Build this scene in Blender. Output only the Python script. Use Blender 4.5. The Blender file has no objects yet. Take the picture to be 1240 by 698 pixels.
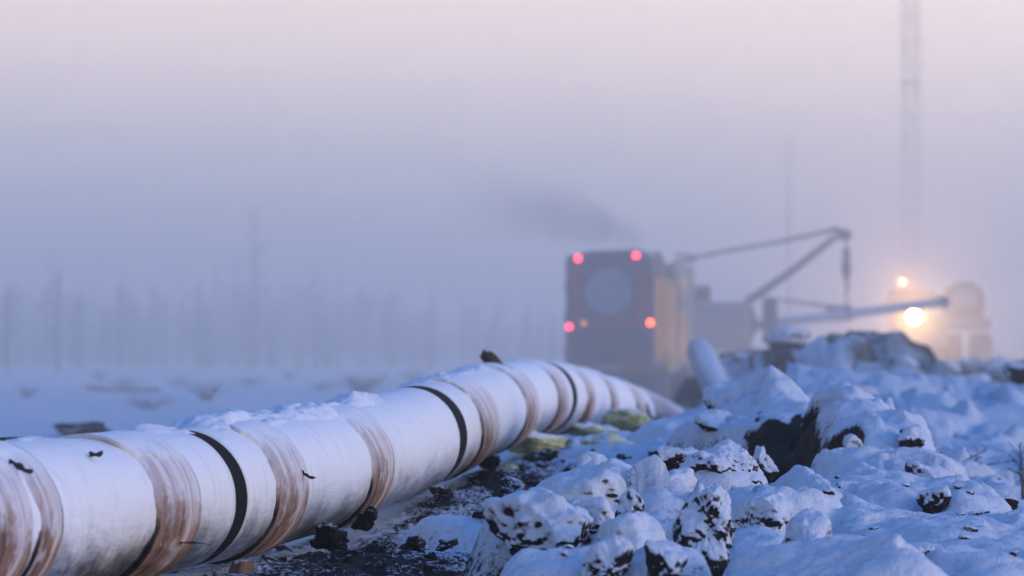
import bpy, math, random
import numpy as np
from mathutils import Vector, Matrix
random.seed(7); rng = np.random.default_rng(7)
sc = bpy.context.scene
COL = sc.collection
F = 6000.0; H = 1.4; CX0 = 620.0; HY = 425.0
def P(px, py, d): return ((px-CX0)/F*d, d, H-(py-HY)/F*d)

# ---------------------------------------------------------------- noise
def _hash(ix, iy, iz, s):
    h = (ix*374761393 + iy*668265263 + iz*2147483647 + s*1274126177) & 0xffffffff
    h = ((h ^ (h >> 13))*1274126177) & 0xffffffff
    h = ((h ^ (h >> 16))*2246822519) & 0xffffffff
    return ((h ^ (h >> 15)) & 0xffffff)/float(0xffffff)
def vnoise(x, y, z=None, s=0):
    x = np.asarray(x, float); y = np.asarray(y, float)
    z = np.zeros_like(x) if z is None else np.asarray(z, float)
    ix = np.floor(x).astype(np.int64); iy = np.floor(y).astype(np.int64); iz = np.floor(z).astype(np.int64)
    fx, fy, fz = x-ix, y-iy, z-iz
    fx = fx*fx*(3-2*fx); fy = fy*fy*(3-2*fy); fz = fz*fz*(3-2*fz)
    r = 0
    for a in (0, 1):
        for b in (0, 1):
            for c in (0, 1):
                r = r + _hash(ix+a, iy+b, iz+c, s)*(fx if a else 1-fx)*(fy if b else 1-fy)*(fz if c else 1-fz)
    return r*2-1
def fbm(x, y, z=None, o=4, s=0):
    r = 0; a = .5
    for k in range(o):
        f = 2.03**k
        r = r + a*vnoise(np.asarray(x)*f+17*k, np.asarray(y)*f-9*k, None if z is None else np.asarray(z)*f+5*k, s+k); a *= .5
    return r
def facet(x, y, s=0, tilt=1.0):
    """broken-earth relief: every Voronoi cell is a tilted plane; returns height and edge distance"""
    ix = np.floor(x).astype(np.int64); iy = np.floor(y).astype(np.int64)
    f1 = np.full(x.shape, 9.0); f2 = np.full(x.shape, 9.0); h = np.zeros(x.shape)
    for a in (-1, 0, 1):
        for b in (-1, 0, 1):
            cx, cy = ix+a, iy+b
            jx = cx+.1+.8*_hash(cx, cy, 0*cx, s); jy = cy+.1+.8*_hash(cx, cy, 0*cx+1, s)
            d = np.hypot(x-jx, y-jy)
            hh = _hash(cx, cy, 0*cx+2, s) + tilt*((x-jx)*(_hash(cx, cy, 0*cx+3, s)-.5)+(y-jy)*(_hash(cx, cy, 0*cx+4, s)-.5))*2
            c1 = d < f1
            f2 = np.where(c1, f1, np.minimum(f2, d)); h = np.where(c1, hh, h); f1 = np.where(c1, d, f1)
    return h, f2-f1
def sstep(a, b, x):
    t = np.clip((x-a)/(b-a), 0, 1); return t*t*(3-2*t)

# ---------------------------------------------------------------- materials
def mat(name):
    m = bpy.data.materials.new(name); m.use_nodes = True
    nt = m.node_tree; nt.nodes.clear()
    out = nt.nodes.new('ShaderNodeOutputMaterial'); b = nt.nodes.new('ShaderNodeBsdfPrincipled')
    nt.links.new(b.outputs[0], out.inputs['Surface']); b.inputs['Specular IOR Level'].default_value = .2
    return m, nt, b
class N:
    def __init__(s, nt): s.nt = nt
    def new(s, t, **k):
        n = s.nt.nodes.new(t)
        for a, v in k.items(): setattr(n, a, v)
        return n
    def link(s, a, b): s.nt.links.new(a, b)
    def noise(s, vec, scale, det=4, rough=.55, dist=0):
        n = s.new('ShaderNodeTexNoise'); n.inputs['Scale'].default_value = scale; n.inputs['Detail'].default_value = det
        n.inputs['Roughness'].default_value = rough; n.inputs['Distortion'].default_value = dist
        if vec is not None: s.link(vec, n.inputs['Vector'])
        return n.outputs['Fac']
    def m(s, op, a, b=0.0, c=None, clamp=False):
        n = s.new('ShaderNodeMath', operation=op); n.use_clamp = clamp
        for i, v in enumerate((a, b) if c is None else (a, b, c)):
            if isinstance(v, (int, float)): n.inputs[i].default_value = v
            else: s.link(v, n.inputs[i])
        return n.outputs[0]
    def mix(s, f, a, b):
        n = s.new('ShaderNodeMix', data_type='RGBA')
        for i, v in ((0, f), (6, a), (7, b)):
            if isinstance(v, (int, float)): n.inputs[i].default_value = v
            elif isinstance(v, tuple): n.inputs[i].default_value = (*v, 1)
            else: s.link(v, n.inputs[i])
        return n.outputs[2]
    def rng(s, v, a, b, lo=0., hi=1.):
        n = s.new('ShaderNodeMapRange'); n.interpolation_type = 'SMOOTHSTEP'
        s.link(v, n.inputs[0])
        for i, x in enumerate((a, b, lo, hi)): n.inputs[i+1].default_value = x
        return n.outputs[0]
    def scaled(s, vec, v3):
        n = s.new('ShaderNodeMapping'); n.inputs['Scale'].default_value = v3; s.link(vec, n.inputs['Vector']); return n.outputs[0]
    def bump(s, h, strength, dist, b):
        n = s.new('ShaderNodeBump'); n.inputs['Strength'].default_value = strength; n.inputs['Distance'].default_value = dist
        s.link(h, n.inputs['Height']); s.link(n.outputs[0], b.inputs['Normal'])
SNOW = (.80, .83, .88)
def simple(name, c, rough=.7, metal=0., snow=0., vary=.15, scale=6, frost=.0):
    m, nt, b = mat(name); g = N(nt)
    co = g.new('ShaderNodeTexCoord').outputs['Object']; geo = g.new('ShaderNodeNewGeometry')
    n = g.noise(co, scale, 5)
    k = g.rng(n, .3, .7)
    col = g.mix(k, tuple(x*(1-vary) for x in c), tuple(min(1, x*(1+vary)) for x in c))
    if snow > 0:
        z = g.new('ShaderNodeSeparateXYZ'); g.link(geo.outputs['Normal'], z.inputs[0])
        n2 = g.noise(co, scale*2.3, 4)
        f = g.rng(g.m('ADD', z.outputs[2], g.m('MULTIPLY', g.m('SUBTRACT', n2, .5), 1.2)), 1-snow-.1, 1-snow+.25)
        if frost: f = g.m('MAXIMUM', f, g.m('MULTIPLY', n2, frost))
        col = g.mix(f, col, SNOW)
    g.link(col, b.inputs['Base Color']); b.inputs['Roughness'].default_value = rough; b.inputs['Metallic'].default_value = metal
    g.bump(g.noise(co, scale*4, 4), .3, .01, b)
    return m
def snow_soil(name, thr=.30, attr=False, fine=.75, big=.55):
    m, nt, b = mat(name); g = N(nt)
    geo = g.new('ShaderNodeNewGeometry'); pos = geo.outputs['Position']
    z = g.new('ShaderNodeSeparateXYZ'); g.link(geo.outputs['Normal'], z.inputs[0])
    n1 = g.noise(pos, 4.5, 5, .6); n2 = g.noise(pos, 26, 4, .65); n3 = g.noise(pos, 1.3, 3)
    v = g.m('ADD', z.outputs[2], g.m('MULTIPLY', g.m('SUBTRACT', n1, .5), big))
    v = g.m('ADD', v, g.m('MULTIPLY', g.m('SUBTRACT', n2, .5), fine))
    if attr:
        a = g.new('ShaderNodeAttribute', attribute_name='dirt')
        v = g.m('SUBTRACT', v, a.outputs['Fac'])
    f = g.rng(v, thr-.06, thr+.07)
    n4 = g.noise(pos, 60, 3)
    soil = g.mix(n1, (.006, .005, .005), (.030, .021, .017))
    snow = g.mix(g.m('MULTIPLY', g.rng(n2, .5, .8), .5), (.66, .73, .82), (.42, .42, .44))
    snow = g.mix(g.m('MULTIPLY', g.rng(g.noise(pos, 75, 3, .7), .58, .72), g.rng(n1, .35, .7, .12, .6)), snow, (.30, .28, .29))
    thin = g.mix(n2, (.10, .085, .08), (.34, .33, .35))
    snow = g.mix(g.rng(v, thr+.34, thr+.02, 0, .8), snow, thin)
    g.link(g.mix(f, soil, snow), b.inputs['Base Color'])
    b.inputs['Roughness'].default_value = .85
    hh = g.m('ADD', g.m('MULTIPLY', n2, .6), g.m('MULTIPLY', n4, .35)); hh = g.m('ADD', hh, g.m('MULTIPLY', f, .5))
    hh = g.m('ADD', hh, g.m('MULTIPLY', g.noise(pos, 9, 5, .65), 1.6)); g.bump(hh, .6, .03, b)
    return m
M = {}
M['ground'] = snow_soil('snowy_ground', .12, True, 1.5)
M['clod'] = snow_soil('snowy_clod', -.34, False, .5, .75)
M['clod_bare'] = snow_soil('patchy_clod', .0, False, .75, 1.0)
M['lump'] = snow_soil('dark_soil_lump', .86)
M['brown'] = simple('brown_stone', (.30, .16, .10), .8, snow=.2, scale=9)
M['black'] = simple('black_joint_sleeve', (.003, .003, .003), .9)
M['foam'] = simple('yellow_green_foam', (.50, .52, .26), .9, snow=.25, scale=3.5, vary=.35)
M['wood'] = simple('dark_wood', (.07, .045, .035), .8, snow=.12, scale=12)
M['flap'] = simple('dark_tape_flap', (.045, .028, .028), .7, scale=30)
M['orange'] = simple('orange_paint', (.60, .27, .07), .5, snow=.2)
M['redp'] = simple('red_brown_paint', (.22, .07, .055), .55)
M['bluegrey'] = simple('blue_grey_panel', (.09, .10, .13), .6, snow=.15)
M['dark'] = simple('dark_chassis', (.025, .027, .033), .6, snow=.12)
M['disc'] = simple('frosted_disc', (.22, .25, .32), .7)
M['grey'] = simple('grey_machine_paint', (.30, .27, .24), .6, snow=.2)
M['yellow'] = simple('faded_yellow_paint', (.42, .27, .09), .6, snow=.25)
M['rubber'] = simple('black_rubber', (.02, .02, .02), .8, snow=.25)
M['steel'] = simple('dark_steel', (.07, .065, .07), .55, .3, snow=.1)
M['sling'] = simple('dark_red_sling', (.16, .07, .07), .8)
M['bluepipe'] = simple('frosted_blue_pipe', (.22, .28, .38), .6, snow=.35)
M['mast'] = simple('grey_lattice_steel', (.10, .10, .12), .6)
M['bark'] = simple('dark_bark', (.05, .045, .045), .9, snow=.2, scale=12)
M['twig'] = simple('frosted_twigs', (.09, .085, .09), .9, snow=.25, scale=12)
M['glass'] = simple('dark_cab_glass', (.03, .04, .05), .15)
M['snow'] = simple('loose_snow', SNOW, .9, scale=30, vary=.03)
def emis(name, c, s):
    m, nt, b = mat(name); g = N(nt)
    lw = g.new('ShaderNodeTexCoord').outputs['Object']
    n = g.noise(lw, 14, 2)
    b.inputs['Base Color'].default_value = (*[x*.3 for x in c], 1)
    b.inputs['Emission Color'].default_value = (*c, 1)
    g.link(g.rng(n, .3, .7, s*.6, s*1.4), b.inputs['Emission Strength'])
    return m
M['red_lamp'] = emis('red_tail_lamp', (1, .05, .09), 5)
M['red_lamp_b'] = emis('orange_red_lamp', (1, .10, .035), 7)
M['amber_lamp'] = emis('dim_amber_lamp', (1, .3, .08), .7)
M['head_lamp'] = emis('warm_head_lamp', (1, .66, .25), 60)
M['roof_lamp'] = emis('warm_roof_lamp', (1, .42, .10), 30)

# pipe casing: dull galvanised sheet dusted with frost
def casing_mat():
    m, nt, b = mat('frosted_metal_casing'); g = N(nt)
    geo = g.new('ShaderNodeNewGeometry'); pos = geo.outputs['Position']
    z = g.new('ShaderNodeSeparateXYZ'); g.link(geo.outputs['Normal'], z.inputs[0])
    n1 = g.noise(pos, 2.2, 5); n2 = g.noise(pos, 16, 5, .65); n3 = g.noise(pos, 55, 3)
    uv = g.new('ShaderNodeUVMap').outputs[0]
    st = g.noise(g.scaled(uv, (3, 26, 1)), 2.2, 4, .6, .6)      # rub marks along the pipe
    fr = g.m('ADD', g.m('MULTIPLY', z.outputs[2], .9), g.m('MULTIPLY', g.m('SUBTRACT', n1, .5), .9))
    fr = g.m('ADD', fr, g.m('MULTIPLY', g.m('SUBTRACT', n2, .5), .7))
    fr = g.rng(fr, -.75, .05)
    met = g.mix(g.rng(st, .35, .7), (.52, .52, .50), (.78, .78, .77))
    met = g.mix(g.rng(n2, .62, .75, 0, .5), met, (.30, .28, .26))
    st2 = g.noise(g.scaled(uv, (9, 2.2, 1)), 3.0, 5, .7, .8); fc_ = g.mix(g.rng(st2, .50, .72, 0, .45), (.90, .92, .94), (.62, .64, .68))
    fc_ = g.mix(g.m('MULTIPLY', g.rng(n3, .60, .75), .3), fc_, (.40, .38, .38))
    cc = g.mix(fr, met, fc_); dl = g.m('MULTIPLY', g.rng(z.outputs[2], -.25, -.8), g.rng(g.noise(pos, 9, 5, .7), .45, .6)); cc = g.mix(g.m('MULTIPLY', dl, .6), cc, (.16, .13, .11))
    g.link(cc, b.inputs['Base Color'])
    g.link(g.m('SUBTRACT', .85, g.m('MULTIPLY', fr, .75)), b.inputs['Metallic'])
    g.link(g.m('ADD', .36, g.m('MULTIPLY', fr, .3)), b.inputs['Roughness'])
    h = g.m('ADD', g.m('MULTIPLY', n2, .6), g.m('MULTIPLY', n3, .3)); h = g.m('ADD', h, g.m('MULTIPLY', n1, 2.4)); h = g.m('ADD', h, g.m('MULTIPLY', st, .5))
    g.bump(h, .7, .014, b)
    return m
M['casing'] = casing_mat()
def band_mat(name, warm=1.0):
    m, nt, b = mat(name); g = N(nt)
    geo = g.new('ShaderNodeNewGeometry'); pos = geo.outputs['Position']
    z = g.new('ShaderNodeSeparateXYZ'); g.link(geo.outputs['Normal'], z.inputs[0])
    uv = g.new('ShaderNodeUVMap').outputs[0]
    su = g.new('ShaderNodeSeparateXYZ'); g.link(uv, su.inputs[0])
    up_ = g.m('SINE', g.m('MULTIPLY', su.outputs[1], 2*math.pi))
    s1 = g.noise(g.scaled(uv, (1.3, .8, 1)), 1.6, 5, .6, .7)    # streaks running round the pipe
    s2 = g.noise(g.scaled(uv, (4.5, .7, 1)), 1.3, 3, .6, .5)
    n2 = g.noise(pos, 14, 4, .6)
    fr = g.m('ADD', up_, g.m('MULTIPLY', g.m('SUBTRACT', n2, .5), .5))
    fr = g.m('ADD', fr, g.m('MULTIPLY', g.m('SUBTRACT', s1, .5), 1.1))
    fr = g.m('ADD', fr, g.m('MULTIPLY', g.m('SUBTRACT', g.noise(pos, 5, 5, .65), .5), 1.3)); fr = g.rng(fr, -.35, .35)
    br = g.mix(g.rng(s1, .35, .65), (.20*warm, .11*warm, .075), (.46, .28, .17))
    br = g.mix(g.rng(s2, .56, .66, 0, .75), br, (.06, .035, .035))
    br = g.mix(g.rng(s1, .60, .72, 0, .8), br, (.72, .66, .64))
    bl = g.noise(pos, 5.5, 5, .65, .5); br = g.mix(g.rng(bl, .52, .66, 0, .75), br, (.62, .58, .60)); br = g.mix(g.rng(bl, .44, .32, 0, .7), br, (.16, .075, .05))
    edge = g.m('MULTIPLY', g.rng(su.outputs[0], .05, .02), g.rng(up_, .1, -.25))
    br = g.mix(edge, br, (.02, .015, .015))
    fc = g.mix(g.rng(s2, .4, .6), (.50, .43, .44), (.72, .69, .71))
    top = g.rng(g.m('ADD', up_, g.m('MULTIPLY', g.m('SUBTRACT', g.noise(pos, 7, 4, .6), .5), .9)), .45, .95)
    g.link(g.mix(top, g.mix(fr, br, fc), (.84, .86, .90)), b.inputs['Base Color'])
    b.inputs['Roughness'].default_value = .6
    h = g.m('ADD', g.m('MULTIPLY', s1, .7), g.m('MULTIPLY', s2, .4)); h = g.m('ADD', h, g.m('MULTIPLY', n2, .9)); g.bump(h, .6, .014, b)
    return m
M['band'] = band_mat('brown_frosted_wrap')

# ---------------------------------------------------------------- mesh helpers
def link_mesh(name, V, Fc, m, parent=None, smooth=True, uv=None):
    me = bpy.data.meshes.new(name); me.from_pydata([tuple(v) for v in V], [], [tuple(f) for f in Fc]); me.update()
    if smooth: me.polygons.foreach_set('use_smooth', [True]*len(me.polygons))
    me.materials.append(M[m] if isinstance(m, str) else m)
    if uv is not None:
        l = me.uv_layers.new(name='UVMap'); idx = np.zeros(len(me.loops), dtype=np.int64); me.loops.foreach_get('vertex_index', idx)
        l.data.foreach_set('uv', np.asarray(uv, float)[idx].ravel())
    o = bpy.data.objects.new(name, me); COL.objects.link(o)
    if parent: o.parent = parent
    return o
def tag(o, label=None, cat=None, group=None, kind=None):
    if label: o['label'] = label
    if cat: o['category'] = cat
    if group: o['group'] = group
    if kind: o['kind'] = kind
    return o
def empty(name, loc, rz=0, **k):
    o = bpy.data.objects.new(name, None); COL.objects.link(o); o.location = loc; o.rotation_euler.z = rz; o.empty_display_size = .2
    return tag(o, **k)
class MB:
    def __init__(s): s.V = []; s.F = []
    def box(s, x0, x1, y0, y1, z0, z1, bev=.02):
        b = min(bev, (x1-x0)/3, (y1-y0)/3, (z1-z0)/3); n = len(s.V)
        import itertools
        idx = {}
        for sx, sy, sz in itertools.product((0, 1), repeat=3):
            c = (x1 if sx else x0, y1 if sy else y0, z1 if sz else z0); d = (-1 if sx else 1, -1 if sy else 1, -1 if sz else 1)
            for ax in range(3):
                p = [c[k]+(0 if k == ax else d[k]*b) for k in range(3)]; idx[(sx, sy, sz, ax)] = len(s.V); s.V.append(p)
        def q(*a): s.F.append([idx[t] for t in a])
        for ax in range(3):
            u, v = [k for k in range(3) if k != ax]
            for sd in (0, 1):
                r = []
                for (a, c) in ((0, 0), (1, 0), (1, 1), (0, 1)):
                    k = [0, 0, 0]; k[ax] = sd; k[u] = a; k[v] = c; r.append((*k, ax))
                q(*r)
        for ax in range(3):
            u, v = [k for k in range(3) if k != ax]
            for a in (0, 1):
                for c in (0, 1):
                    k0 = [0, 0, 0]; k0[u] = a; k0[v] = c; k1 = list(k0); k1[ax] = 1
                    q((*k0, u), (*k1, u), (*k1, v), (*k0, v))
        for t in itertools.product((0, 1), repeat=3): q((*t, 0), (*t, 1), (*t, 2))
        return s
    def tube(s, pts, r, n=10, cap=True):
        pts = [Vector(p) for p in pts]; rs = r if isinstance(r, (list, tuple)) else [r]*len(pts)
        base = len(s.V); up = Vector((0, 0, 1))
        for i, p in enumerate(pts):
            t = (pts[min(i+1, len(pts)-1)]-pts[max(i-1, 0)]).normalized()
            a = t.cross(up)
            if a.length < .1: a = t.cross(Vector((1, 0, 0)))
            a.normalize(); b = t.cross(a)
            for k in range(n):
                an = 2*math.pi*k/n; s.V.append(tuple(p+a*math.cos(an)*rs[i]+b*math.sin(an)*rs[i]))
        for i in range(len(pts)-1):
            for k in range(n):
                s.F.append([base+i*n+k, base+i*n+(k+1) % n, base+(i+1)*n+(k+1) % n, base+(i+1)*n+k])
        if cap: s.F.append([base+k for k in range(n)]); s.F.append([base+(len(pts)-1)*n+k for k in range(n)][::-1])
        return s
    def prism(s, prof, y0, y1):
        """outline in x,z pushed from y0 to y1"""
        n = len(prof); b = len(s.V)
        for y in (y0, y1):
            for x, z in prof: s.V.append((x, y, z))
        for k in range(n): s.F.append([b+k, b+(k+1) % n, b+n+(k+1) % n, b+n+k])
        s.F.append([b+k for k in range(n)][::-1]); s.F.append([b+n+k for k in range(n)])
        return s
    def build(s, name, m, parent=None, smooth=False):
        o = link_mesh(name, s.V, s.F, m, parent, smooth)
        import bmesh
        bm = bmesh.new(); bm.from_mesh(o.data); bmesh.ops.recalc_face_normals(bm, faces=bm.faces); bm.to_mesh(o.data); bm.free()
        return o

# ---------------------------------------------------------------- pipe path
pts = [(-22,630,97),(155,613,88),(220,610,83),(403,557,72),(502,535,64.5),(545,509,57),(599,493,51),(641,485,46.8),(656,482,44.5),(677,483,42),(707,486,39.5),(743,494,36.5),(765,507,34.5),(802,517,28)]
D_ = np.array([2400/p[2] for p in pts]); X_ = np.array([(p[0]-620)/F*2400/p[2] for p in pts]); Z_ = np.array([H-(p[1]-425)/F*2400/p[2] for p in pts])
PXc = np.polyfit(D_, X_, 4); PZc = np.polyfit(D_, Z_, 4); R0 = .4
def pipe_xz(y):
    y = np.asarray(y, float); yc = np.clip(y, 25, 86)
    x = np.polyval(PXc, yc); z = np.polyval(PZc, yc)
    dx = np.polyval(np.polyder(PXc), yc); dz = np.polyval(np.polyder(PZc), yc)
    e = y-yc
    return x+dx*e, z+np.where(e < 0, np.maximum(dz, -.02)*e*.2, dz*e*.6)
def y_of_right_edge(px):
    ys = np.linspace(20, 95, 4000); x, z = pipe_xz(ys); e = CX0+F*(x+R0)/ys
    return float(np.interp(px, e, ys))
def ring_frames(ys):
    x, z = pipe_xz(ys); x2, z2 = pipe_xz(np.asarray(ys)+.05)
    t = np.stack([x2-x, np.full(len(x), .05), z2-z], 1); t /= np.linalg.norm(t, axis=1)[:, None]
    right = np.cross(t, [0, 0, 1.]); right /= np.linalg.norm(right, axis=1)[:, None]
    up = np.cross(right, t)
    return np.stack([x, ys, z], 1), right, up
def pipe_tube(name, y0, y1, r, m, parent, nseg=64, step=.12, wob=0., lip=0., ends=True, ragged=0.):
    n = max(3, int((y1-y0)/step)+1); ys = np.linspace(y0, y1, n)
    c, ri, up = ring_frames(ys); an = np.linspace(-np.pi/2, 1.5*np.pi, nseg+1)
    V = []; UV = []
    rr = np.full(n, r)
    A, Y = np.meshgrid(an, ys)
    Rr = rr[:, None] + wob*fbm(np.cos(A)*1.3+Y*.9, np.sin(A)*1.3, Y*1.1, 3, 5)
    V = c[:, None, :] + Rr[..., None]*(np.cos(A)[..., None]*ri[:, None, :] + np.sin(A)[..., None]*up[:, None, :])
    if ragged: V[..., 1] += ragged*fbm(np.cos(A)*2.2+y0*3+(Y-y0)*.4, np.sin(A)*2.2+(Y-y0)*.4, None, 4, 15)
    V = V.reshape(-1, 3); UV = np.stack([np.repeat((ys-y0)/(y1-y0) if m == 'band' or name == 'wrap_band' else (ys-y0)*.4, nseg+1), np.tile(an/(2*np.pi), n)], 1)
    if m == 'band': UV[:, 0] = UV[:, 0]
    Fc = []
    w = nseg+1
    for i in range(n-1):
        for k in range(nseg): Fc.append((i*w+k, i*w+k+1, (i+1)*w+k+1, (i+1)*w+k))
    V = list(map(tuple, V)); UV = list(map(tuple, UV))
    if ends:   # annular end faces turned inwards by 60 mm
        for i, src in ((0, 0), (n-1, (n-1)*w)):
            b = len(V)
            for k in range(w):
                p = c[i]+(r-.035)*(math.cos(an[k])*ri[i]+math.sin(an[k])*up[i]); V.append(tuple(p)); UV.append(UV[src+k])
            for k in range(nseg):
                q = (src+k, src+k+1, b+k+1, b+k); Fc.append(q if i else q[::-1])
    return link_mesh(name, V, Fc, m, parent, True, UV)

# ---------------------------------------------------------------- terrain
def axis_nonuni(lo, a, b, hi, fine, grow, mx):
    mid = np.arange(a, b, fine); L = []; s = fine; p = a
    while p > lo: s = min(s*grow, mx); p -= s; L.append(p)
    R = []; s = fine; p = mid[-1]
    while p < hi: s = min(s*grow, mx); p += s; R.append(p)
    return np.array(L[::-1]+list(mid)+R)
def G(y): return np.interp(y, [0, 25, 29, 33, 37, 42, 50, 60, 70, 86, 110, 136, 180, 250, 700], [.0, .06, .09, .13, .24, .36, .43, .42, .24, .06, -.10, -.1, .2, .55, .7])
def GL(y): return np.interp(y, [0, 60, 120, 250, 500, 700], [.0, 0., .12, .35, .73, .8])
# heap bumps: photo column, photo row of the top, distance, half width m, half depth m, turn, squareness
BUMPS = [
 (655, 598, 28.2, .36, .42, .2, 3.2), (742, 562, 31.0, .50, .75, -.5, 2.6),
 (700, 668, 25.8, .45, .35, .2, 2.5), (560, 622, 31.5, .30, .5, .7, 2.2),
 (772, 628, 27.2, .28, .30, .4, 2.6), (800, 654, 25.6, .30, .24, 0, 2.4), (800, 590, 30.0, .30, .4, .3, 2.6),
 (860, 560, 33.5, .42, .5, 0, 2.8), (930, 590, 31.0, .45, .6, .3, 2.4), (905, 640, 28.0, .30, .5, 0, 2.4),
 (1005, 656, 25.2, .62, .42, -.1, 2.6), (1060, 672, 24.6, .40, .4, 0, 2.4),
 (928, 459, 43.0, .68, 2.2, .12, -1.5), (886, 505, 42.0, .34, 1.3, .4, 2.0), (968, 490, 42.0, .30, 1.1, .2, -1.6),
 (1032, 482, 40.0, .40, .9, .0, 2.6), (1065, 505, 39.0, .45, 1.6, -.1, 2.2), (1100, 545, 36.5, .45, 2.0, -.05, 2.0), (1145, 585, 34.0, .42, 2.0, 0, 2.0), (1190, 628, 31.0, .42, 2.2, 0, 2.0),
 (1035, 545, 36.5, .32, .7, 0, 2.2), (1045, 580, 34.0, .60, 1.6, .1, 2.0), (1100, 620, 30.5, .55, 1.8, .1, 2.0), (985, 600, 32.0, .4, 1.0, .2, 2.2), (1165, 660, 27.5, .5, 1.3, 0, 2.0),
 (835, 530, 50.0, .8, 1.6, .4, 2.0), (870, 510, 48.0, .7, 1.8, .3, 2.0), (780, 543, 45.0, .8, 1.5, .2, 2.0),

 (1150, 470, 72.0, 1.4, 3.5, .2, 2.0), (1210, 500, 62.0, 1.2, 3.0, .1, 2.0), (1150, 540, 52.0, .9, 2.5, 0, 2.0), (1225, 560, 47.0, 1.0, 2.2, 0, 2.0), (1100, 505, 58.0, .7, 2.0, 0, 2.0),
 (1050, 398, 92.0, 1.0, 3.0, 0, 2.2), (1010, 425, 88.0, 1.0, 3.0, 0, 2.0), (1095, 425, 90.0, .9, 3.0, 0, 2.0), (960, 435, 98.0, 1.6, 4.0, 0, 2.0), (905, 440, 104.0, 1.2, 4.0, 0, 2.0),
 (1085, 450, 80.0, 1.3, 3.0, 0, 2.0), (1020, 462, 70.0, 1.6, 3.0, 0, 2.0), (935, 428, 118., 1.6, 4, 0, 2.2), (875, 452, 96., .9, 3.0, 0, 2.0),
 (1180, 448, 110., 2.5, 6, 0, 2.0), (1130, 452, 100., 1.6, 4, 0, 2), (1240, 452, 95., 1.8, 4, 0, 2),
]
HOLES = [(.0+P(418, 645, 31.8)[0], 31.9, .30, 1.0, .22), (P(603, 560, 43.)[0]+.05, 43., .22, 1.3, .22), (P(952, 560, 38.6)[0], 38.6, .30, 1.5, .95), (P(1002, 552, 38.)[0], 38.0, .26, .5, .45)]
def ground_z(X, Y, fine=True):
    px, pz = pipe_xz(np.clip(Y, 20, 92))
    w = sstep(-1.2, .5, X-px); w = np.where(Y > 90, np.maximum(w, sstep(-4, 6, X)), w)
    z = GL(Y)*(1-w)+G(Y)*w
    # windrow of dug earth on the right
    hw = sstep(1.0, 2.6, X-.25*sstep(40, 80, Y)*X*.3)*sstep(20, 30, Y)
    prof = np.interp(Y, [20, 28, 34, 38.5, 41.5, 55, 70, 100, 150], [.05, .12, .12, .12, .38, .28, .35, .35, .0])
    hw = hw*(1-sstep(58, 66, Y)*sstep(2.1, .9, X-px))
    z = z+hw*prof*(1-.75*sstep(3.4, 5.0, X)*sstep(60, 48, Y))
    z = z-.36*sstep(3.0, 3.9, X)*sstep(26, 36, Y)*sstep(64, 50, Y)
    heap = np.clip(hw*sstep(140, 70, Y), 0, 1)
    zb = z.copy()
    wx = .10*fbm(X*1.7, Y*1.7, None, 3, 31); wy = .16*fbm(X*1.7+9, Y*1.7, None, 3, 37)
    for (bx, by, d, a, b, th, pw) in BUMPS:
        cx, cy, zt = P(bx, by, d); k = 1+max(0, (d-45)/40)
        m = (np.abs(X-cx) < 2.2*a+b) & (np.abs(Y-cy) < 2.2*b+a)
        if not m.any(): continue
        dx = X[m]+wx[m]*k-cx; dy = Y[m]+wy[m]*k-cy
        u = (dx*math.cos(th)+dy*math.sin(th))/a; v = (-dx*math.sin(th)+dy*math.cos(th))/b
        cone = pw < 0; pw = abs(pw)
        r = (np.abs(u)**pw+np.abs(v)**pw)**(1/pw)
        z0 = zb[m]; hgt = zt-z0+.05
        q = z0-.05+hgt*np.where(r < 1.6, (1-.30*r**2)*(1-sstep(.72, 1.45, r)), 0)
        if cone: q = z0-.05+(hgt+.03)*np.clip(1-.80*np.sqrt(r*r+.004), 0, 1)
        s = .035*k; e = np.maximum(s-np.abs(q-z[m]), 0)/s
        z[m] = np.maximum(q, z[m])+e*e*s*.25
        heap[m] = np.maximum(heap[m], sstep(1.5, .9, r))
    # broken lumps
    far = sstep(45, 80, Y)
    wX = X+.12*fbm(X*3, Y*3, None, 2, 41); wY = Y+.12*fbm(X*3+7, Y*3, None, 2, 43)
    h1, e1 = facet(wX/.55, wY/.85, 3, 1.5); h2, e2 = facet(wX/.21, wY/.30, 11, 1.2)
    lump = (h1*.15+.05*sstep(0, .18, e1))+(h2*.035+.014*sstep(0, .25, e2))*1.0
    patch = sstep(-.15, .35, fbm(X*.9, Y*.6, None, 3, 77))
    z = z+heap*(lump-.12)*(.25+.75*patch)*(1-.6*sstep(1.9, 2.5, X)*sstep(42, 38, Y))
    if True:
        h3, e3 = facet(wX/1.3, wY/1.9, 19, 1.0)
        z = z+heap*far*(h3-.4)*.30
    nr = heap*sstep(62, 44, Y)*(.6+.5*patch)
    z = z+nr*(.06*fbm(X*4.5+wx, Y*3.2, None, 3, 91)-.07*np.abs(fbm(X*3.1, Y*2.3+wy, None, 3, 93))+.028*fbm(X*14, Y*10, None, 2, 95))
    z = z+.05*fbm(X*.8, Y*.5, None, 3, 51)+.020*fbm(X*5, Y*5, None, 3, 53)+.012*fbm(X*13, Y*9, None, 2, 59)*(Y < 50)+.03*fbm(X*2.4+Y*.5, Y*.9-X, None, 3, 58)*sstep(1.5, 2.4, X)
    # trampled, lumpy strip beside the pipe
    path = sstep(-.2, .25, X-px)*sstep(3.4, 2.2, X-px)*sstep(22, 25, Y)*sstep(62, 48, Y)*(1-np.clip(heap, 0, 1))
    h4, e4 = facet(wX/.11, wY/.16, 23, 1.2)
    z = z+path*(.035*(h4-.5)+.05*fbm(X*2.6, Y*1.8, None, 4, 57))
    for hx, hy, a, b, dp in HOLES:
        r = np.hypot((X-hx+.4*wx)/a, (Y-hy+.4*wy)/b); z = z-dp*sstep(1.15, .55, r)
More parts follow.
